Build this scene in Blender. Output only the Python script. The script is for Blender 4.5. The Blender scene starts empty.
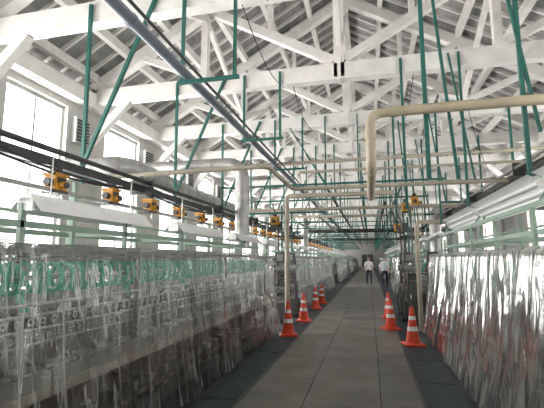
import bpy, math, random
from mathutils import Vector, Matrix
random.seed(7)
scene=bpy.context.scene
coll=scene.collection

# ------------------------------------------------------------ materials
def new_mat(name):
    m=bpy.data.materials.new(name); m.use_nodes=True
    nt=m.node_tree; nt.nodes.clear()
    return m,nt,nt.nodes.new('ShaderNodeOutputMaterial')
def pmat(name,col,rough=.6,metal=0.0,var=.12,scale=4.0,bump=0.0,stretch=(1,1,1),col2=None,spec=.5,detail=5):
    m,nt,out=new_mat(name); N=nt.nodes; L=nt.links
    b=N.new('ShaderNodeBsdfPrincipled'); b.inputs['Roughness'].default_value=rough
    b.inputs['Metallic'].default_value=metal
    b.inputs['Specular IOR Level'].default_value=spec
    tc=N.new('ShaderNodeTexCoord'); mp=N.new('ShaderNodeMapping'); mp.inputs['Scale'].default_value=stretch
    L.new(tc.outputs['Object'],mp.inputs['Vector'])
    nz=N.new('ShaderNodeTexNoise'); nz.inputs['Scale'].default_value=scale; nz.inputs['Detail'].default_value=detail
    L.new(mp.outputs['Vector'],nz.inputs['Vector'])
    cr=N.new('ShaderNodeValToRGB')
    c2=col2 if col2 else tuple(c*(1-var*2) for c in col)
    cr.color_ramp.elements[0].position=.35; cr.color_ramp.elements[1].position=.65
    cr.color_ramp.elements[0].color=(*c2,1); cr.color_ramp.elements[1].color=(*col,1)
    L.new(nz.outputs['Fac'],cr.inputs['Fac']); L.new(cr.outputs['Color'],b.inputs['Base Color'])
    if bump:
        bp=N.new('ShaderNodeBump'); bp.inputs['Strength'].default_value=bump; bp.inputs['Distance'].default_value=.02
        L.new(nz.outputs['Fac'],bp.inputs['Height']); L.new(bp.outputs['Normal'],b.inputs['Normal'])
    L.new(b.outputs['BSDF'],out.inputs['Surface'])
    return m
WHITE=pmat('white_painted_timber',(.81,.79,.76),.55,var=.08,scale=3)
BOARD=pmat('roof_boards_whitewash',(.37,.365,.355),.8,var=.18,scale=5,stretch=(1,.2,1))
WALL=pmat('plaster_wall',(.50,.495,.47),.8,var=.08,scale=2)
SLABS=[pmat('concrete_slab_%d'%i,c,.5,var=.18,scale=1.7,bump=.15,detail=10) for i,c in enumerate([(.215,.20,.178),(.25,.235,.208),(.19,.18,.164),(.232,.217,.193)])]
JOINT=pmat('joint_dark',(.03,.028,.025),.9)
GUT=pmat('gutter_cover_bluegrey',(.032,.050,.066),.6,var=.2,scale=3)
FLOORM=pmat('shop_floor_dark',(.08,.08,.08),.7)
TEAL=pmat('teal_painted_steel',(.018,.125,.10),.45,var=.12)
MINT=pmat('mint_painted_steel',(.26,.37,.29),.45,var=.1)
PIPEB=pmat('bluegrey_pipe',(.19,.22,.26),.4,var=.1)
CREAM=pmat('cream_pipe',(.50,.43,.31),.45,var=.12)
CREAM2=pmat('pale_pipe_insulation',(.44,.40,.32),.6,var=.12)
DARK=pmat('dark_steel',(.04,.04,.04),.45,var=.2)
GREY=pmat('grey_machine_enamel',(.25,.25,.235),.4,var=.12)
DGREY=pmat('dark_grey_enamel',(.08,.08,.075),.45,var=.15)
RUST=pmat('brown_cast_iron',(.10,.075,.06),.6,var=.2)
STEEL=pmat('bright_steel',(.62,.62,.61),.28,metal=.7,var=.1,scale=10)
GALV=pmat('galvanised_duct',(.46,.455,.44),.4,metal=.5,var=.15,scale=6)
YEL=pmat('amber_motor_paint',(.60,.28,.025),.45,var=.15)
RED=pmat('cone_red_plastic',(.80,.07,.03),.4,var=.06)
WHT=pmat('white_enamel',(.84,.84,.83),.3,var=.03)
GREENP=pmat('green_plastic_reel',(.06,.46,.28),.35,var=.1)
CERAM=pmat('white_ceramic',(.80,.80,.78),.2,var=.03)
RUBBER=pmat('black_rubber',(.02,.02,.02),.6)
TUBE=pmat('fluorescent_tube_glass',(.9,.92,.92),.2,var=.02)
FRAME=pmat('window_frame_grey',(.50,.51,.51),.6)
SHUT=pmat('shutter_slats',(.36,.36,.35),.6)
SKIN=pmat('skin',(.55,.33,.23),.5,var=.05)
HAIR=pmat('hair_black',(.015,.012,.01),.5)
SHIRT=pmat('white_shirt_cloth',(.80,.82,.84),.8,var=.05)
SHIRT2=pmat('pale_blue_shirt_cloth',(.70,.75,.80),.8,var=.05)
PANT=pmat('dark_trouser_cloth',(.045,.055,.085),.85)
PANT2=pmat('grey_trouser_cloth',(.12,.13,.15),.85)
ENDW=pmat('far_wall_paint',(.40,.39,.37),.8)

def plastic_mat(name,fm,fb,rough,bstr,glint_streak,base):
    m,nt,out=new_mat(name); N=nt.nodes;L=nt.links
    tc=N.new('ShaderNodeTexCoord'); mp=N.new('ShaderNodeMapping'); mp.inputs['Scale'].default_value=(1,2.2,.38)
    L.new(tc.outputs['Object'],mp.inputs['Vector'])
    nz=N.new('ShaderNodeTexNoise'); nz.inputs['Scale'].default_value=1.8; nz.inputs['Detail'].default_value=2.5; nz.inputs['Distortion'].default_value=1.0
    L.new(mp.outputs['Vector'],nz.inputs['Vector'])
    bp=N.new('ShaderNodeBump'); bp.inputs['Strength'].default_value=bstr; bp.inputs['Distance'].default_value=.10
    L.new(nz.outputs['Fac'],bp.inputs['Height'])
    tr=N.new('ShaderNodeBsdfTransparent'); tr.inputs['Color'].default_value=(.97,.975,.975,1)
    gl=N.new('ShaderNodeBsdfGlossy'); gl.inputs['Roughness'].default_value=rough; gl.inputs['Color'].default_value=(1,1,1,1)
    L.new(bp.outputs['Normal'],gl.inputs['Normal'])
    df=N.new('ShaderNodeBsdfDiffuse'); df.inputs['Color'].default_value=(.84,.84,.83,1)
    tl=N.new('ShaderNodeBsdfTranslucent'); tl.inputs['Color'].default_value=(.84,.84,.83,1)
    mx0=N.new('ShaderNodeMixShader'); mx0.inputs[0].default_value=.5
    L.new(df.outputs[0],mx0.inputs[1]); L.new(tl.outputs[0],mx0.inputs[2])
    mp2=N.new('ShaderNodeMapping'); mp2.inputs['Scale'].default_value=(1,3.0,.2)
    L.new(tc.outputs['Object'],mp2.inputs['Vector'])
    n2=N.new('ShaderNodeTexNoise'); n2.inputs['Scale'].default_value=2.2; n2.inputs['Detail'].default_value=3; n2.inputs['Distortion'].default_value=.8
    L.new(mp2.outputs['Vector'],n2.inputs['Vector'])
    cr=N.new('ShaderNodeValToRGB'); e=cr.color_ramp.elements
    e[0].position=.47;e[0].color=(base,)*3+(1,); e[1].position=.53; e[1].color=(base,)*3+(1,)
    k=e.new(.50); k.color=(glint_streak,)*3+(1,)  # milky vertical streaks painted in as long highlights on the sheet
    L.new(n2.outputs['Fac'],cr.inputs['Fac'])
    mx1=N.new('ShaderNodeMixShader'); L.new(cr.outputs['Color'],mx1.inputs[0])
    L.new(tr.outputs[0],mx1.inputs[1]); L.new(mx0.outputs[0],mx1.inputs[2])
    fr=N.new('ShaderNodeFresnel'); fr.inputs['IOR'].default_value=1.5
    L.new(bp.outputs['Normal'],fr.inputs['Normal'])
    mu=N.new('ShaderNodeMath'); mu.operation='MULTIPLY_ADD'; mu.inputs[1].default_value=fm; mu.inputs[2].default_value=fb; mu.use_clamp=True
    L.new(fr.outputs[0],mu.inputs[0])
    mx2=N.new('ShaderNodeMixShader'); L.new(mu.outputs[0],mx2.inputs[0])
    L.new(mx1.outputs[0],mx2.inputs[1]); L.new(gl.outputs[0],mx2.inputs[2])
    L.new(mx2.outputs[0],out.inputs['Surface'])
    return m
PLAS=plastic_mat('clear_vinyl_sheet',1.15,.03,.14,.9,.55,.02)
PLAS2=plastic_mat('clear_vinyl_sheet_thin',.8,.01,.12,.7,.25,.02)  # same vinyl, reflections and painted streaks weakened so the right side looks less white

# ------------------------------------------------------------ mesh accumulator
class MB:
    def __init__(s): s.v=[];s.f=[];s.m=[];s.sm=[];s.mats=[]
    def mi(s,mat):
        if mat not in s.mats: s.mats.append(mat)
        return s.mats.index(mat)
    def add(s,vs,fs,mat,smooth=False):
        o=len(s.v); s.v+= [tuple(v) for v in vs]; k=s.mi(mat)
        for f in fs: s.f.append([i+o for i in f]); s.m.append(k); s.sm.append(smooth)
    def box(s,x0,x1,y0,y1,z0,z1,mat):
        vs=[(x,y,z) for z in (z0,z1) for y in (y0,y1) for x in (x0,x1)]
        s.add(vs,[(0,2,3,1),(4,5,7,6),(0,1,5,4),(2,6,7,3),(0,4,6,2),(1,3,7,5)],mat)
    def beam(s,p,q,w,h,mat,up=(0,0,1)):
        p=Vector(p);q=Vector(q);d=(q-p).normalized();u=Vector(up)
        if abs(d.dot(u))>.98: u=Vector((0,1,0))
        a=d.cross(u).normalized(); b=a.cross(d).normalized()
        a*=w/2;b*=h/2
        vs=[p-a-b,p+a-b,p+a+b,p-a+b,q-a-b,q+a-b,q+a+b,q-a+b]
        s.add(vs,[(0,3,2,1),(4,5,6,7),(0,1,5,4),(1,2,6,5),(2,3,7,6),(3,0,4,7)],mat)
    def tube(s,pts,r,mat,n=10,caps=True):
        P=[Vector(p) for p in pts]; vs=[];fs=[]
        up=Vector((0,0,1)); d0=(P[1]-P[0]).normalized()
        if abs(d0.dot(up))>.9: up=Vector((0,1,0)) if abs(d0.y)<.9 else Vector((1,0,0))
        a=d0.cross(up).normalized()
        R=r if isinstance(r,(list,tuple)) else [r]*len(P)
        for i,p in enumerate(P):
            if i==0: t=d0
            elif i==len(P)-1: t=(P[i]-P[i-1]).normalized()
            else:
                t=((P[i]-P[i-1]).normalized()+(P[i+1]-P[i]).normalized())
                t=t.normalized() if t.length>1e-6 else (P[i+1]-P[i]).normalized()
            a=(a-t*a.dot(t)); a=a.normalized() if a.length>1e-5 else t.orthogonal().normalized()
            b=t.cross(a)
            for k in range(n):
                an=2*math.pi*k/n
                vs.append(p+(a*math.cos(an)+b*math.sin(an))*R[i])
        for i in range(len(P)-1):
            for k in range(n):
                k2=(k+1)%n
                fs.append((i*n+k,i*n+k2,(i+1)*n+k2,(i+1)*n+k))
        s.add(vs,fs,mat,True)
        if caps:
            s.add(vs[:n],[tuple(range(n))[::-1]],mat); s.add(vs[-n:],[tuple(range(n))],mat)
    def ring(s,c,R,r,mat,n=14,k=5,axis='Y'):
        vs=[];fs=[]
        for i in range(n):
            a=2*math.pi*i/n
            for j in range(k):
                b=2*math.pi*j/k; rr=R+r*math.cos(b); w=r*math.sin(b)
                x,z=rr*math.cos(a),rr*math.sin(a)
                if axis=='Y': vs.append((c[0]+x,c[1]+w,c[2]+z))
                elif axis=='X': vs.append((c[0]+w,c[1]+x,c[2]+z))
                else: vs.append((c[0]+x,c[1]+z,c[2]+w))
        for i in range(n):
            for j in range(k):
                fs.append((i*k+j,((i+1)%n)*k+j,((i+1)%n)*k+(j+1)%k,i*k+(j+1)%k))
        s.add(vs,fs,mat,True)
    def lathe(s,c,prof,mat,n=20,sq=None):
        vs=[];fs=[]
        for (r,z) in prof:
            for k in range(n):
                a=2*math.pi*k/n; vs.append((c[0]+r*math.cos(a),c[1]+r*math.sin(a),c[2]+z))
        for i in range(len(prof)-1):
            for k in range(n):
                fs.append((i*n+k,i*n+(k+1)%n,(i+1)*n+(k+1)%n,(i+1)*n+k))
        s.add(vs,fs,mat,True)
    def mesh(s,name):
        me=bpy.data.meshes.new(name); me.from_pydata(s.v,[],s.f)
        for m in s.mats: me.materials.append(m)
        me.polygons.foreach_set('material_index',s.m); me.polygons.foreach_set('use_smooth',s.sm)
        me.update(); return me
    def obj(s,name,loc=(0,0,0),parent=None):
        o=bpy.data.objects.new(name,s.mesh(name)); o.location=loc; coll.objects.link(o)
        if parent: o.parent=parent
        return o
def inst(name,me,loc,rotz=0,parent=None):
    o=bpy.data.objects.new(name,me); o.location=loc; o.rotation_euler=(0,0,rotz); coll.objects.link(o)
    if parent:o.parent=parent
    return o
def empty(name,loc=(0,0,0)):
    o=bpy.data.objects.new(name,None); o.location=loc; coll.objects.link(o); return o
def bend(pts,r=.15,n=5):
    P=[Vector(p) for p in pts]; out=[P[0]]
    for i in range(1,len(P)-1):
        a=(P[i-1]-P[i]); b=(P[i+1]-P[i]); rr=min(r,a.length*.45,b.length*.45)
        A=P[i]+a.normalized()*rr; B=P[i]+b.normalized()*rr
        for k in range(n+1):
            t=k/n; out.append(A*(1-t)**2+P[i]*2*t*(1-t)+B*t*t)
    out.append(P[-1]); return out

# ------------------------------------------------------------ layout constants
C=-.45; XL=-5.95; XR=5.05; Y0=-5.0; Y1=80.0
T0=4.65; DT=2.65
trY=[T0+DT*i for i in range(-3,28)]
trY=[y for y in trY if Y0<y<Y1]

# ------------------------------------------------------------ floor
b=MB()
b.box(XL-.3,XR+.3,Y0-.3,Y1+.3,-.3,-.012,FLOORM)
b.box(-1.5,.53,Y0,Y1,-.012,-.006,JOINT)
cols=[(-1.5,-.78),(-.78,.07),(.07,.53)]
for ci,(a,c) in enumerate(cols):
    y=Y0+.3*(ci%2)
    while y<Y1:
        l=random.choice([1.0,1.25,1.6,2.1]); e=min(y+l,Y1)
        b.box(a+.005,c-.005,y+.005,e-.005,-.012,0,random.choice(SLABS)); y=e
b.box(-1.96,-1.5,Y0,Y1,-.012,.001,GUT); b.box(.53,1.04,Y0,Y1,-.012,.001,GUT)
y=Y0
while y<Y1:
    b.box(-1.96,-1.5,y,y+.012,-.01,.004,JOINT); b.box(.53,1.04,y,y+.012,-.01,.004,JOINT); y+=1.2
b.box(-1.52,-1.49,Y0,Y1,-.01,.006,DGREY); b.box(.52,.55,Y0,Y1,-.01,.006,DGREY)
b.obj('floor')

# ------------------------------------------------------------ walls + windows
WZ0,WZ1=1.0,4.72
hw=.72
wins=[]
y=T0-DT*3+DT/2
while y<Y1-2: wins.append(y); y+=DT
def wall(name,x,thick,side):
    b=MB(); x0,x1=(x-thick,x) if side<0 else (x,x+thick)
    b.box(x0,x1,Y0,Y1,0,WZ0,WALL); b.box(x0,x1,Y0,Y1,WZ1,5.35,WALL)
    py=Y0
    for w in wins:
        b.box(x0,x1,py,w-hw,WZ0,WZ1,WALL); py=w+hw
    b.box(x0,x1,py,Y1,WZ0,WZ1,WALL)
    return b.obj(name)
wall('wall_left',XL,.3,-1); wall('wall_right',XR,.3,1)
b=MB()
b.box(-.15,-.10,-hw,hw,WZ0,WZ0+.07,FRAME); b.box(-.15,-.10,-hw,hw,WZ1-.07,WZ1,FRAME)
for yy in (-hw+.035,0,hw-.035): b.box(-.15,-.10,yy-.02,yy+.02,WZ0,WZ1,FRAME)
for k in range(1,4):
    z=WZ0+(WZ1-WZ0)*k/4; b.box(-.14,-.11,-hw,hw,z-.010,z+.010,FRAME)
winme=b.mesh('window_frame')
SH=MB(); SH.box(-.2,-.13,-hw,hw,WZ0,WZ1,FRAME)  # added shutters, there to hold back daylight on the right and far down
for k in range(24):
    z=WZ0+.08+k*.153; SH.box(-.13,-.09,-hw,hw,z,z+.09,SHUT)
shme=SH.mesh('window_shutter')
n=1
for i,w in enumerate(wins):
    far=w>46  # most windows past here get an added shutter to darken the hall end
    inst('window_%d'%n,shme if (far and i%3) else winme,(XL,w,0),0); n+=1
    inst('window_%d'%n,winme if ((i%2==0 or w<3) and not (far and i%4)) else shme,(XR,w,0),math.pi); n+=1
b=MB(); b.box(XL-.3,XR+.3,Y0-.3,Y0,0,8.9,WALL); b.obj('wall_back')
b=MB(); b.box(XL-.3,XR+.3,Y1,Y1+.3,0,8.9,ENDW); b.obj('wall_far')
b=MB(); b.box(-1.5,.6,Y1-.07,Y1-.02,0.01,2.5,DGREY); b.box(-.48,-.42,Y1-.09,Y1-.07,0.01,2.5,FRAME); b.box(-1.6,.7,Y1-.09,Y1-.02,2.5,2.62,FRAME); b.obj('door_1')
b=MB(); b.beam((XL+.14,Y0,5.0),(XL+.14,Y1,5.0),.28,.3,WHITE); b.obj('trim_1')
b=MB(); b.beam((XR-.14,Y0,5.0),(XR-.14,Y1,5.0),.28,.3,WHITE); b.obj('trim_2')

# ------------------------------------------------------------ roof
HS=5.45
def rz(x): return 5.2+.578*(HS-abs(x-C))
b=MB()
for s in (-1,1):
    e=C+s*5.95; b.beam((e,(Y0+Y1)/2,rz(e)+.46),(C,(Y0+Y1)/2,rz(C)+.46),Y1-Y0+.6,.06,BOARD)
ob=b.obj('ceiling')
b=MB()
for s in (-1,1):
    y=Y0+.2
    while y<60:
        e=C+s*5.85; b.beam((e,y,rz(e)+.385),(C,y,rz(C)+.385),.055,.09,WHITE); y+=.44
    for d in (.9,1.8,2.7,3.6,4.5,5.3):
        x=C+s*d; b.beam((x,Y0,rz(x)+.24),(x,Y1,rz(x)+.24),.12,.19,WHITE)
b.beam((C,Y0,rz(C)+.12),(C,Y1,rz(C)+.12),.14,.24,WHITE)
b.obj('roof_rafters_and_purlins')
b=MB()
W=.2
b.beam((-5.5,0,5.11),(5.5,0,5.11),W,.32,WHITE)
for s in (-1,1):
    b.beam((s*5.45,0,5.25),(0,0,8.38),W,.24,WHITE)
    b.beam((s*.1,0,5.35),(s*2.6,0,6.75),.15,.17,WHITE)
    b.beam((s*2.75,0,5.25),(s*2.75,0,6.75),.14,.15,WHITE)
    b.beam((s*2.8,0,5.32),(s*4.15,0,5.9),.13,.14,WHITE)
    b.beam((s*1.35,0,6.05),(s*1.35,0,7.5),.10,.12,WHITE)
    b.beam((s*5.4,0,4.1),(s*4.5,0,4.98),.14,.16,WHITE)
b.beam((0,0,5.0),(0,0,8.4),.2,.2,WHITE)
b.box(-.03,.03,-.125,.125,4.93,5.4,WHITE)
trme=b.mesh('roof_truss')
for y in trY: inst('roof_truss',trme,(C,y,0))
b=MB()
for i in range(len(trY)-1):
    a,c=trY[i],trY[i+1]
    if i%2==0:
        b.beam((C,a,5.6),(C,c,7.9),.1,.13,WHITE)
    else:
        b.beam((C,a,7.9),(C,c,5.6),.1,.13,WHITE)
    for s in (-1,1):
        x=C+s*2.75
        if i%2: b.beam((x,a,5.4),(x,c,6.6),.09,.12,WHITE)
        else: b.beam((x,a,6.6),(x,c,5.4),.09,.12,WHITE)
b.beam((C,Y0,6.7),(C,Y1,6.7),.1,.14,WHITE)
b.obj('roof_longitudinal_bracing')

# ------------------------------------------------------------ silk reeling machines
TOP=1.70
def machine(xf,dr,y0,y1,detail,name='silk_reeling_machine'):
    X=lambda d: xf+dr*d
    b=MB()
    def bx(d0,d1,a,c,z0,z1,m):
        p,q=sorted((X(d0),X(d1))); b.box(p,q,a,c,z0,z1,m)
    bx(.40,1.55,y0,y1,0,.12,DGREY)
    bx(.60,1.5,y0,y1,.12,.5,RUST)
    bx(.32,.86,y0,y1,.60,.66,GREY); bx(.32,.35,y0,y1,.60,.80,GREY); bx(.80,.86,y0,y1,.6,.98,GREY)
    b.beam((X(.30),y0,.66),(X(.30),y1,.66),.04,.07,CREAM2)
    b.tube([(X(.42),y0,.22),(X(.42),y1,.22)],.035,RUST,8)
    bx(.88,.92,y0,y1,.5,1.20,DGREY)
    b.beam((X(.68),(y0+y1)/2,1.20),(X(.9),(y0+y1)/2,1.28),y1-y0,.03,GREY)
    bx(1.50,1.55,y0,y1,.5,1.1,GREY)
    for d,z,r in ((.76,.90,.014),(.74,1.02,.014),(.72,1.14,.016),(.46,1.46,.02),(.98,1.44,.02),(.8,1.60,.018),(.36,1.28,.012)):
        b.tube([(X(d),y0,z),(X(d),y1,z)],r,STEEL,6)
    y=y0; bay=1.32
    nb=max(1,round((y1-y0)/bay)); bay=(y1-y0)/nb
    for i in range(nb+1):
        y=y0+i*bay; y=min(max(y,y0+.03),y1-.03)
        if i%2==0 or not detail: b.beam((X(.38),y,0),(X(.38),y,TOP-.03),.035,.035,DGREY)
        b.beam((X(1.6),y,0),(X(1.6),y,TOP-.03),.05,.06,GREY)
        b.beam((X(.35),y,TOP-.05),(X(1.6),y,TOP-.05),.03,.04,MINT)
        b.beam((X(.3),y,.45),(X(.6),y,.45),.04,.04,DGREY)
        b.beam((X(.45),y,1.22),(X(.62),y,1.55),.03,.05,GREENP)
        b.beam((X(.55),y,TOP-.03),(X(.55),y,2.02),.035,.035,MINT)
        b.beam((X(1.25),y,TOP-.03),(X(1.25),y,2.3),.035,.035,MINT)
        b.beam((X(.55),y,1.86),(X(1.25),y,1.86),.03,.04,MINT)
    for d,z in ((.35,TOP-.04),(1.6,TOP-.05)): b.beam((X(d),y0,z),(X(d),y1,z),.03,.03,GREY)
    for d in (.55,1.25): b.beam((X(d),y0,1.86),(X(d),y1,1.86),.035,.05,MINT)
    b.beam((X(1.25),y0,2.05),(X(1.25),y1,2.05),.03,.03,MINT)
    if detail:
        y=y0+.06; k=0
        while y<y1-.05:
            b.ring((X(.46),y,1.46),.105,.020,GREENP,n=16,k=6)
            if k%2==0:
                b.beam((X(.46),y,1.365),(X(.46),y,1.555),.014,.02,GREENP)
                b.beam((X(.37),y,1.46),(X(.55),y,1.46),.014,.014,GREENP)
            b.beam((X(.76),y+.03,.84),(X(.72),y+.03,1.2),.012,.012,STEEL)
            b.ring((X(.66),y+.05,1.10),.024,.008,CERAM,n=8,k=4,axis='X')
            b.ring((X(.68),y+.02,.97),.020,.007,STEEL,n=8,k=4,axis='X')
            if k%3==0:
                b.box(*sorted((X(.62),X(.70))),y,y+.07,1.15,1.22,CERAM)
                b.tube([(X(.66),y,.86),(X(.56),y,.80),(X(.52),y,.70)],.009,STEEL,5)
            b.tube([(X(.46),y,1.36),(X(.66),y+.02,1.15),(X(.56),y+.02,.75)],.002,CERAM,3,False)
            y+=.125; k+=1
        y=y0+.2
        while y<y1-.2:
            b.lathe((X(.58),y,.66),[(.0,0),(.115,0),(.13,.10),(.12,.10),(.10,.03),(0,.03)],STEEL,14)
            b.lathe((X(.42),y+.16,.66),[(.0,0),(.05,0),(.05,.12),(0,.12)],CERAM,10)
            b.box(*sorted((X(.42),X(.54))),y-.12,y-.03,.14,.34,GREY)
            y+=.33
    o=b.obj(name)
    return o
def vinyl(xf,dr,y0,y1,step,parent,seed=0,mat=None):
    rnd=random.Random(seed)
    X=lambda d: xf+dr*d
    prof=[(1.66,1.30,.01),(1.66,1.5,.008),(1.64,TOP-.015,.002),(1.2,TOP+.002,.004),(.8,TOP,.005),(.45,TOP+.01,.004),(.30,TOP+.01,.003),(.245,TOP-.03,.006)]
    zt=TOP-.08
    K=26
    for k in range(K):
        t=k/(K-1); z=zt*(1-t)+.03*t
        d=.235-.215*t+.02*math.sin(math.pi*t)
        prof.append((d,z,.009+.036*t**.8))
    ph=[rnd.uniform(0,6.28) for _ in range(12)]
    def fold(y,z):
        ys=y+.07*math.sin(z*2.3+y*.9+ph[6])
        f=.50*math.sin(ys*4.3+ph[0])+.32*math.sin(ys*9.7+ph[1]+.8*math.sin(z*1.7))+.20*math.sin(ys*19+ph[2]+z)
        g=math.sin(y*2.1+ph[3]); f*=.55+.7*abs(g)
        c=abs(math.sin(y*1.8+ph[4]+.10*z)); f+= -1.5*math.exp(-(c/.07)**2)
        w=math.sin(z*9+ys*5.5+ph[8])*math.exp(-((c-.35)/.3)**2)*.22
        w+=.10*math.sin(z*15-ys*7+ph[9])*abs(math.sin(y*.7+ph[10]))
        return f+w
    vs=[];fs=[];ny=int((y1-y0)/step)+1; n=len(prof)
    for i in range(ny+1):
        y=y0+(y1-y0)*i/ny
        for (d,z,a) in prof:
            f=fold(y,z)
            zz=z+ (a*.3*f if z>1.5 else 0)+(.02*math.sin(y*3+ph[5]) if z<.05 else 0)
            yy=y+.02*math.sin(z*4+y*5)
            vs.append((X(min(d-a*f*1.0,max(d,.31))),yy,max(zz,.01)))
    for i in range(ny):
        for k in range(n-1):
            fs.append((i*n+k,i*n+k+1,(i+1)*n+k+1,(i+1)*n+k))
    b=MB(); b.add(vs,fs,mat,True)
    for ye in (y1+.02,):
        vs=[];fs=[];m=26;nz=10
        for i in range(m+1):
            d=.0+1.66*i/m
            for k in range(nz+1):
                z=.03+(TOP-.03)*k/nz
                dd=max(d,(.03+.2*(k/nz)))
                vs.append((X(dd),ye+.03*math.sin(d*17)*(1-.7*k/nz)+.015*math.sin(d*41+k*.3),z))
        for i in range(m):
            for k in range(nz):
                q=nz+1; fs.append((i*q+k,i*q+k+1,(i+1)*q+k+1,(i+1)*q+k))
        b.add(vs,fs,mat,True)
    return b.obj('vinyl_sheet_cover',parent=parent)
def mac(xf,dr,a,c,det,st,seed):
    m=machine(xf,dr,a,c,det); vinyl(xf,dr,a-.1,c+.1,st,m,seed,PLAS if dr<0 else PLAS2)
mac(-1.98,-1,-1.5,9.05,True,.025,3)
mac(1.06,1,-.5,9.5,True,.025,5)
for (a,c) in ((12.2,24),(27,40),(43,58),(61,76)):
    mac(-1.98,-1,a,c,False,.1,int(a)); mac(1.06,1,a+.8,c+.8,False,.1,int(a)+1)

# ------------------------------------------------------------ machine end drive units
def drive(name,x,y,hi):
    b=MB()
    b.box(x-.24,x+.24,y-.2,y+.25,0,.1,DARK)
    b.box(x-.17,x+.17,y-.14,y+.2,.1,.95,DGREY)
    b.box(x-.14,x+.14,y-.18,y-.14,.5,.9,GREY)
    b.tube([(x,y-.34,.72),(x,y-.1,.72)],.05,DARK,12)
    b.ring((x,y-.32,.72),.13,.015,DGREY,n=18,k=6)
    for k in range(3):
        a=k*2.09; b.tube([(x,y-.32,.72),(x+.12*math.cos(a),y-.32,.72+.12*math.sin(a))],.01,DGREY,5)
    b.tube([(x-.1,y+.02,.95),(x-.1,y+.02,1.6)],.04,RUST,10)
    b.tube([(x+.1,y+.02,.95),(x+.1,y+.02,1.6)],.03,DARK,10)
    b.tube([(x-.16,y,1.35),(x+.18,y,1.35)],.09,GREY,14)
    b.tube([(x-.18,y,1.35),(x-.16,y,1.35)],.10,DARK,14)
    b.box(x-.13,x+.11,y-.12,y+.12,1.5,1.78,DGREY)
    b.box(x-.09,x+.07,y-.14,y-.12,1.55,1.72,GREY)
    if hi:
        b.tube([(x+.02,y,1.78),(x+.02,y,3.0)],.025,TEAL,8)
        b.tube(bend([(x-.06,y,1.78),(x-.08,y,2.4),(x-.3,y+.3,3.1)],.2),.018,RUBBER,8)
        b.box(x-.14,x+.0,y-.08,y+.08,2.35,2.56,DGREY)
        b.tube([(x-.2,y+.1,2.2),(x+.35,y+.1,2.2)],.03,DARK,8)
    b.tube(bend([(x-.2,y-.05,.1),(x-.24,y-.05,.5),(x-.05,y-.05,1.1)],.15),.02,RUBBER,6)
    b.obj(name)
for x,y,h in ((-2.25,10.3,1),(1.0,11.3,1),(-2.5,25.4,0),(1.6,26.2,0),(1.5,10.6,0),(-2.2,11.4,1),(.98,12.5,1),(-2.5,41.5,0),(1.6,42.3,0)):
    drive('machine_drive_unit',x,y,h)
# control cabinet beside the right-hand drives
b=MB()
b.box(.86,1.2,10.35,10.65,0.0,.08,DARK); b.box(.88,1.18,10.37,10.63,.08,1.25,DARK); b.box(.90,1.16,10.355,10.37,.15,1.2,DGREY)
b.tube([(.93,10.34,.65),(.93,10.355,.75)],.012,STEEL,6)
for k in range(3): b.tube([(.97+k*.06,10.34,1.08),(.97+k*.06,10.36,1.08)],.016,(RED,GREENP,WHT)[k],10)
b.tube([(1.03,10.5,1.25),(1.03,10.5,2.9)],.022,DGREY,8)
b.obj('control_cabinet')

# ------------------------------------------------------------ teal hangers
def rb(b,p,q,w=.045): b.beam(p,q,w,w,TEAL)
for i,y in enumerate(trY):
    if y<0 or y>50: continue
    b=MB()
    yy=y-.13
    rb(b,(-3.75,yy,5.2),(-3.72,yy,2.6)); rb(b,(-2.7,yy,5.2),(-3.72,yy,2.85))
    if y>3:
        rb(b,(-2.30,yy,5.2),(-2.30,yy,3.87),.04); rb(b,(-1.58,yy,5.2),(-1.58,yy,3.87),.04); rb(b,(-2.36,yy,3.87),(-1.52,yy,3.87),.045)
        rb(b,(.65,yy,5.2),(.65,yy,2.45),.045); rb(b,(1.62,yy,5.2),(1.62,yy,2.4),.04)
        if i%2: rb(b,(.75,yy+.05,5.2),(.95,yy+.05,2.45),.03)
        rb(b,(1.45,yy,5.2),(1.75,yy,2.9),.03)
    if y>6:
        rb(b,(3.2,yy,5.2),(3.2,yy,2.6),.045)
        rb(b,(1.62,yy,2.9),(3.2,yy,2.9),.045)
    if y>9:
        rb(b,(-3.75,yy,3.45),(1.75,yy,3.45),.045); rb(b,(-1.0,yy,5.2),(-1.0,yy,3.45),.035)
        rb(b,(-3.75,yy,2.75),(-1.0,yy,2.75),.045)
        rb(b,(-1.0,yy,3.45),(-1.9,yy,4.95),.03)
        rb(b,(-.2,yy,5.2),(-.2,yy,3.45),.03)
    b.obj('pipe_hanger_frame')
b=MB()
for x,z in ((-3.72,2.7),(3.2,2.9)):
    b.beam((x,2,z),(x,50,z),.045,.045,TEAL)
for x,z in ((.8,3.38),(-1.0,3.38)):
    b.beam((x,9.8,z),(x,50,z),.045,.045,TEAL)
b.obj('teal_longitudinal_rails')

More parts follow.
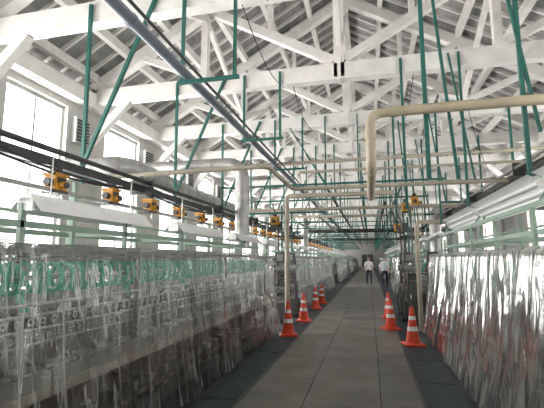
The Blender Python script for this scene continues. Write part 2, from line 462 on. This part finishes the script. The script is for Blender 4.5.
# ------------------------------------------------------------ pipes
def pipe(name,pts,r,mat,br=.15,joints=True,n=12):
    b=MB(); P=bend(pts,br); b.tube(P,r,mat,n)
    if joints:
        for i in range(len(pts)-1):
            a=Vector(pts[i]);c=Vector(pts[i+1]);L=(c-a).length
            if L<.6: continue
            d=(c-a).normalized(); k=int(L//2.0)+1
            for j in range(k):
                t=min(L-.25,.25+j*2.0)
                p=a+d*t; b.tube([p,p+d*.05],r*1.13,mat,n)
    return b.obj(name)
pipe('bluegrey_overhead_pipe',[(-2.24,-1,3.965),(-2.24,45,3.965)],.065,PIPEB)
pipe('small_overhead_conduit',[(-2.05,-1,3.93),(-2.05,45,3.93)],.02,DARK,joints=False,n=6)
pipe('cream_elbow_pipe',[(4.6,4.45,3.22),(.05,4.45,3.22),(.05,4.45,2.62),(.05,6.85,2.62)],.056,CREAM,.17,n=16)
pipe('cream_cross_pipe',[(-3.9,5.1,2.8),(-1.3,5.1,2.84),(-1.3,6.95,2.84),(3.6,6.95,2.84)],.035,CREAM2)
pipe('cream_cross_pipe',[(-3.6,9.6,3.95),(4.6,9.6,4.0)],.045,CREAM2)
pipe('cream_cross_pipe',[(-3.6,11.2,3.0),(4.6,11.2,3.0)],.045,CREAM2)
pipe('cream_cross_pipe',[(-1.5,8.8,3.55),(4.8,8.8,3.55)],.03,CREAM2)
pipe('cream_cross_pipe',[(-3.6,15.2,3.2),(4.6,15.2,3.2)],.055,CREAM2)
pipe('dark_cross_pipe',[(-3.6,24,3.3),(4.6,24,3.3)],.06,DARK)
pipe('dark_cross_pipe',[(-3.6,19.5,2.9),(4.6,19.5,2.9)],.06,DARK)
pipe('dark_cross_pipe',[(-3.6,32,3.1),(4.6,32,3.1)],.09,DARK)
pipe('steam_riser_pipe',[(-1.97,9.7,0),(-1.97,9.7,3.15),(.6,9.7,3.15)],.058,CREAM2,.12)
pipe('steam_riser_pipe',[(1.08,9.85,0),(1.08,9.85,2.45),(1.9,9.85,2.45)],.05,CREAM2,.12)
pipe('steam_riser_pipe',[(.95,12.9,0),(.95,12.9,3.3)],.05,CREAM2)
for k,(x,z,r,m) in enumerate([(-.9,3.2,.04,DARK),(.45,3.15,.045,DARK),(-1.5,2.9,.035,CREAM2),(1.0,3.0,.06,DARK),(-.3,3.35,.035,DARK),(1.3,3.7,.04,CREAM2),(-2.7,3.0,.05,GREY),(-1.6,3.3,.05,DARK)]):
    pipe('overhead_service_pipe',[(x,10.5+k*.9,z),(x,55,z)],r,m,n=8)
pipe('overhead_service_pipe',[(2.6,1.5,2.6),(2.6,50,2.6)],.05,DARK,n=8)
pipe('overhead_service_pipe',[(2.9,1.5,3.3),(2.9,50,3.3)],.035,CREAM2,n=8)
def duct(name,pts,r,br=.4):
    b=MB(); P=bend(pts,br,8); b.tube(P,r,GALV,18)
    acc=0
    for i in range(len(P)-1):
        a,c=P[i],P[i+1];L=(c-a).length;d=(c-a).normalized();t=0
        while t<L:
            if acc<=0:
                p=a+d*t; b.tube([p-d*.012,p+d*.012],r*1.05,GALV,18); acc=.45
            t+=.05; acc-=.05
    b.obj(name)
duct('air_duct',[(-5.8,8.1,3.65),(-2.62,8.1,3.65),(-2.62,8.1,1.85)],.15)
duct('air_duct',[(-5.8,6.2,3.25),(-4.2,6.2,3.25),(-4.2,8.9,3.15),(-4.2,12,3.15)],.19)
duct('air_duct',[(4.9,12.6,3.1),(1.9,12.6,3.1),(1.9,12.6,1.8)],.16)
duct('air_duct',[(-5.8,17.1,3.6),(-2.7,17.1,3.6),(-2.7,17.1,1.85)],.16)

# ------------------------------------------------------------ conveyor rails with motors
def rail(name,x,z,dr,y0,y1):
    b=MB()
    b.beam((x,y0,z+.12),(x,y1,z+.12),.06,.09,DARK)
    b.tube([(x+.12,y0,z+.2),(x+.12,y1,z+.2)],.028,DARK,8)
    b.tube([(x-.13,y0,z+.17),(x-.13,y1,z+.17)],.022,GREY,8)
    b.beam((x+.02,y0,z-.16),(x+.02,y1,z-.16),.05,.04,GREY)
    y=y0
    while y<min(y1,30):
        for o in (.06,.2):
            pts=[(x+o,y+DT*t/8,z+.10-.10*math.sin(math.pi*t/8)*(1+o)) for t in range(9)]
            b.tube(pts,.012,RUBBER,5,False)
        b.box(x-.16,x+.18,y-.02,y+.02,z+.05,z+.25,DARK)
        b.beam((x,y,z+.2),(x,y,z+.3),.03,.03,TEAL)
        y+=DT
    return b.obj(name)
def motor_mesh():
    b=MB()
    b.box(-.065,.065,-.07,.07,-.095,.05,YEL)
    b.box(-.08,.08,-.085,.085,.05,.075,YEL)
    b.box(-.08,.08,-.085,.085,-.125,-.095,DARK)
    b.box(.065,.072,-.055,.055,-.02,.03,DARK)
    b.tube([(.065,0,-.045),(.12,0,-.045)],.04,YEL,12); b.tube([(.12,0,-.045),(.14,0,-.045)],.03,DARK,10)
    b.tube([(0,0,.075),(0,0,.17)],.022,DARK,8)
    b.box(-.04,.04,-.04,.04,.10,.15,DARK)
    b.tube([(0,-.07,-.02),(0,-.12,-.02)],.04,DARK,10)
    b.tube([(0,.07,-.02),(0,.11,-.02)],.03,DARK,10)
    b.tube([(.02,.03,-.125),(.02,.03,-.2)],.012,STEEL,6)
    return b.mesh('reel_drive_motor')
mm=motor_mesh()
rl=rail('conveyor_rail',-3.0,2.42,-1,-.5,50); rr_=rail('conveyor_rail',2.2,2.72,1,1.0,50)
y=2.4
while y<34:
    inst('reel_drive_motor',mm,(-3.0,y,2.36),0,rl)
    y+=.88
for p in ((2.2,7.7,2.66),(2.2,12.2,2.66),(2.2,15,2.66),(2.2,18.4,2.66)): inst('reel_drive_motor',mm,p,math.pi,rr_)
for p in ((.95,10.9,2.95),(1.25,11.6,3.2),(.85,12.8,2.55),(-2.4,10.2,2.6)):
    inst('reel_drive_motor',mm,p).scale=(1.3,)*3
b=MB()
for k in range(14):
    y=.9+k*DT
    b.beam((-3.0,y,1.6),(-3.0,y,2.4),.04,.04,MINT); b.beam((2.2,y,1.6),(2.2,y,2.75),.04,.04,MINT)
b.obj('rail_support_posts')

# ------------------------------------------------------------ fluorescent lamps
def lamp_mesh(L):
    b=MB()
    b.box(-.045,.045,-L/2,L/2,.03,.075,WHT)
    vs=[(-.13,-L/2,-.03),(-.045,-L/2,.05),(.045,-L/2,.05),(.13,-L/2,-.03),(-.13,L/2,-.03),(-.045,L/2,.05),(.045,L/2,.05),(.13,L/2,-.03)]
    b.add(vs,[(0,1,5,4),(1,2,6,5),(2,3,7,6)],WHT)
    b.tube([(-.035,-L/2+.03,0),(-.035,L/2-.03,0)],.015,TUBE,8); b.tube([(.035,-L/2+.03,0),(.035,L/2-.03,0)],.015,TUBE,8)
    b.box(-.06,.06,-L/2,-L/2+.03,-.02,.05,WHT); b.box(-.06,.06,L/2-.03,L/2,-.02,.05,WHT)
    for s in (-1,1): b.tube([(0,s*L*.35,.07),(0,s*L*.35,.35)],.006,STEEL,5)
    return b.mesh('fluorescent_lamp')
lm=lamp_mesh(1.6)
y=.9
while y<45:
    inst('fluorescent_lamp',lm,(-2.5,y,1.99)).scale=(1.15,1,1.3)
    if y>10: inst('fluorescent_lamp',lm,(1.6,y+.3,2.15))
    y+=2.35
lm2=lamp_mesh(2.3)
for y in (3.0,5.4,7.8):
    o=inst('fluorescent_lamp',lm2,(1.62,y,2.28)); o.rotation_euler=(0,math.radians(52),0); o.scale=(1.35,1,.8)
b=MB(); b.beam((1.50,1.5,2.10),(1.50,9.4,2.10),.03,.05,MINT); b.beam((1.76,1.5,2.46),(1.76,9.4,2.46),.03,.04,MINT)
for y in (2,4.2,6.6,9.2):
    b.beam((1.50,y,1.70),(1.50,y,2.10),.03,.03,MINT); b.beam((1.54,y,2.10),(1.80,y,2.46),.03,.03,MINT)
b.obj('lamp_support_rail')

for y in trY:
    if 5<y<30:
        b=MB(); yc=y-.28
        b.box(XL,XL+.12,yc-.2,yc+.2,4.0,4.55,FRAME)
        for k in range(7): b.box(XL+.12,XL+.14,yc-.17,yc+.17,4.04+k*.07,4.08+k*.07,DARK)
        b.obj('wall_vent')
b=MB(); rnd=random.Random(4)
for k in range(16):
    x=rnd.uniform(-3.5,2.5); y=rnd.choice(trY[4:12])+rnd.uniform(.2,2.2); z=rnd.uniform(2.6,3.6)
    top=5.05
    x2=x+rnd.uniform(-.8,.8)
    pts=[(x+(x2-x)*t/6,y+.3*t/6,top-(top-z)*t/6-.25*math.sin(math.pi*t/6)) for t in range(7)]
    b.tube(pts,.007,RUBBER,4,False)
for k in range(12):
    a=rnd.choice(trY[2:10]); x=rnd.uniform(-3,2)
    pts=[(x,a+DT*t/8,4.93-.22*math.sin(math.pi*t/8)) for t in range(9)]
    b.tube(pts,.008,RUBBER,4,False)
b.obj('hanging_cables')

# ------------------------------------------------------------ traffic cones
def cone_mesh():
    b=MB()
    def sq(r,z,n=6):
        pts=[]
        for cx,cy,a0 in ((1,1,0),(-1,1,90),(-1,-1,180),(1,-1,270)):
            for k in range(n+1):
                a=math.radians(a0+90*k/n); pts.append(((r-.04)*cx+.04*math.cos(a),(r-.04)*cy+.04*math.sin(a),z))
        return pts
    A=sq(.19,0);B=sq(.19,.025);D=sq(.175,.035);n=len(A)
    vs=A+B+D; fs=[(i,(i+1)%n,n+(i+1)%n,n+i) for i in range(n)]+[(n+i,n+(i+1)%n,2*n+(i+1)%n,2*n+i) for i in range(n)]+[tuple(range(2*n,3*n))]
    b.add(vs,fs,RED)
    def R(z): return .135-(z-.035)/(.69-.035)*.105
    def seg(z0,z1,m,e=0): b.lathe((0,0,0),[(R(z0)+e,z0),(R(z1)+e,z1)],m,24)
    b.lathe((0,0,0),[(.15,.035),(.142,.05),(R(.06),.06)],RED,24)
    seg(.06,.26,RED); seg(.26,.34,WHT,.001); seg(.34,.46,RED); seg(.46,.53,WHT,.001); seg(.53,.69,RED)
    b.lathe((0,0,0),[(R(.69),.69),(.024,.70),(.018,.70),(.018,.66)],RED,24)
    return b.mesh('traffic_cone')
cm=cone_mesh()
for x,y,r in ((.74,8.2,.2),(.42,9.9,.5),(.45,11.7,.1),(-1.73,8.6,.3),(-1.72,10.6,0),(-1.78,13.4,.4),(-1.76,15.0,.2)):
    inst('traffic_cone',cm,(x,y,.004),r)

# ------------------------------------------------------------ people
def person(name,x,y,shirt,pant,phase,face):
    root=empty(name,(x,y,0)); root.rotation_euler=(0,0,face)
    me=bpy.data.meshes.new('body'); V=[];E=[];Rd=[]
    def v(p,r,par=None):
        V.append(p);Rd.append(r);i=len(V)-1
        if par is not None:E.append((par,i))
        return i
    s=phase
    pel=v((0,0,.93),(.155,.115)); sp=v((0,0,1.10),(.145,.105),pel); ch=v((0,.0,1.30),(.17,.115),sp); nk=v((0,0,1.45),(.085,.075),ch); hd=v((0,-.005,1.52),(.055,.055),nk); 
    for sd in (-1,1):
        f=s*sd
        hip=v((sd*.10,0,.86),(.095,.10),pel); kn=v((sd*.105,-.16*f-.02,.48),(.062,.065),hip)
        an=v((sd*.11,-.22*f+(.10 if f<0 else 0),.09),(.042,.045),kn)
        hl=v((sd*.11,-.22*f+(.10 if f<0 else 0)-.06,.05),(.042,.04),an); v((sd*.115,-.22*f+(.10 if f<0 else 0)-.19,.04),(.04,.03),hl)
        sh=v((sd*.19,0,1.40),(.062,.062),ch); el=v((sd*.245,.10*f+.02,1.13),(.044,.044),sh)
        wr=v((sd*.25,.14*f-.06,.90),(.028,.028),el); pm=v((sd*.25,.15*f-.075,.83),(.034,.018),wr)
        for k in range(4):
            o=(k-1.5)*.019; l=(.065,.078,.072,.055)[k]
            a=v((sd*.25,.15*f-.078+o,.79),(.009,.009),pm); v((sd*.245,.15*f-.082+o,.79-l),(.0075,.0075),a)
        t=v((sd*.245,.15*f-.115,.84),(.010,.010),wr); v((sd*.24,.15*f-.135,.80),(.009,.009),t)
    me.from_pydata(V,E,[]); o=bpy.data.objects.new('body',me); coll.objects.link(o)
    sm=o.modifiers.new('skin','SKIN'); ss=o.modifiers.new('sub','SUBSURF'); ss.levels=2;ss.render_levels=2
    for i,r in enumerate(Rd): me.skin_vertices[0].data[i].radius=r
    me.skin_vertices[0].data[0].use_root=True
    dg=bpy.context.evaluated_depsgraph_get(); dg.update()
    m2=bpy.data.meshes.new_from_object(o.evaluated_get(dg)); m2.name='body'
    bpy.data.objects.remove(o)
    m2.materials.clear()
    for m in (SKIN,shirt,pant,RUBBER): m2.materials.append(m)
    for p in m2.polygons:
        c=p.center; p.use_smooth=True
        if c.z<.085:k=3
        elif abs(c.x)>.18 and c.z<1.12: k=0
        elif c.z>1.475:k=0
        elif c.z>.93:k=1
        else:k=2
        p.material_index=k
    bo=bpy.data.objects.new('body',m2); coll.objects.link(bo); bo.parent=root
    b=MB(); n=20;mrings=14;vs=[];fs=[]
    for i in range(mrings+1):
        t=math.pi*i/mrings
        for k in range(n):
            a=2*math.pi*k/n; w=math.sin(t); z=math.cos(t)
            jaw=1-.28*max(0,-z)
            xx=.074*w*math.cos(a)*jaw; yy=.092*w*math.sin(a)*(1-.15*max(0,-z)); zz=1.625+.115*z
            if abs(math.cos(a))<.2 and math.sin(a)<0 and -.45<z<.05: yy-=.018*(1-abs(z+.25)*2)
            vs.append((xx,yy,zz))
    for i in range(mrings):
        for k in range(n): fs.append((i*n+k,(i+1)*n+k,(i+1)*n+(k+1)%n,i*n+(k+1)%n))
    b.add(vs,fs,SKIN,True)
    hv=[];hf=[]
    for i in range(9):
        t=math.pi*i/14
        for k in range(n):
            a=2*math.pi*k/n; w=math.sin(t);z=math.cos(t)
            fr=max(0,-math.sin(a)); zz=1.632+.122*z
            if fr>.3 : zz=max(zz,1.665)
            hv.append((.081*w*math.cos(a),.1*w*math.sin(a)+.004,zz))
    for i in range(8):
        for k in range(n): hf.append((i*n+k,(i+1)*n+k,(i+1)*n+(k+1)%n,i*n+(k+1)%n))
    b.add(hv,hf,HAIR,True)
    for sd in (-1,1):
        b.tube([(sd*.028,-.084,1.628),(sd*.028,-.091,1.628)],.010,WHT,8); b.tube([(sd*.028,-.09,1.628),(sd*.028,-.0935,1.628)],.0055,HAIR,8)
        b.beam((sd*.015,-.09,1.652),(sd*.042,-.086,1.652),.006,.005,HAIR)
        b.ring((sd*.078,.0,1.615),.018,.007,SKIN,n=10,k=5,axis='X')
    b.beam((-.022,-.086,1.568),(.022,-.086,1.568),.008,.007,RED)
    b.obj('head',parent=root)
    return root
person('visitor_man',-.08,26.0,SHIRT,PANT,1,.1)
person('visitor_woman',.80,24.6,SHIRT2,PANT,-1,-.15)

# ------------------------------------------------------------ light
w=bpy.data.worlds.new('World'); scene.world=w; w.use_nodes=True
bg=w.node_tree.nodes['Background']; bg.inputs[0].default_value=(1,1,1,1); bg.inputs[1].default_value=3.2
def area(name,loc,th,sx,sy,P,col=(1,1,1)):
    l=bpy.data.lights.new(name,'AREA'); l.shape='RECTANGLE'; l.size=sx;l.size_y=sy;l.energy=P;l.color=col
    o=bpy.data.objects.new(name,l); o.location=loc; o.rotation_euler=(0,math.radians(th),0); coll.objects.link(o)
area('daylight_left',(-7.6,35,2.6),-108,4.5,86,21500,(1,.975,.94))
area('daylight_right',(6.7,35,2.6),106,4.5,86,11000,(1,.975,.94))

# ------------------------------------------------------------ camera
F=400.0
psi=math.atan(97/F); th=math.atan(55/F)
cam=bpy.data.cameras.new('camera'); cam.sensor_width=36; cam.lens=F/544*36; cam.clip_start=.05; cam.clip_end=300
co=bpy.data.objects.new('camera',cam); coll.objects.link(co)
co.location=(0,0,1.6); co.rotation_euler=(math.pi/2+th,0,psi)
scene.camera=co
scene.view_settings.view_transform='Standard'
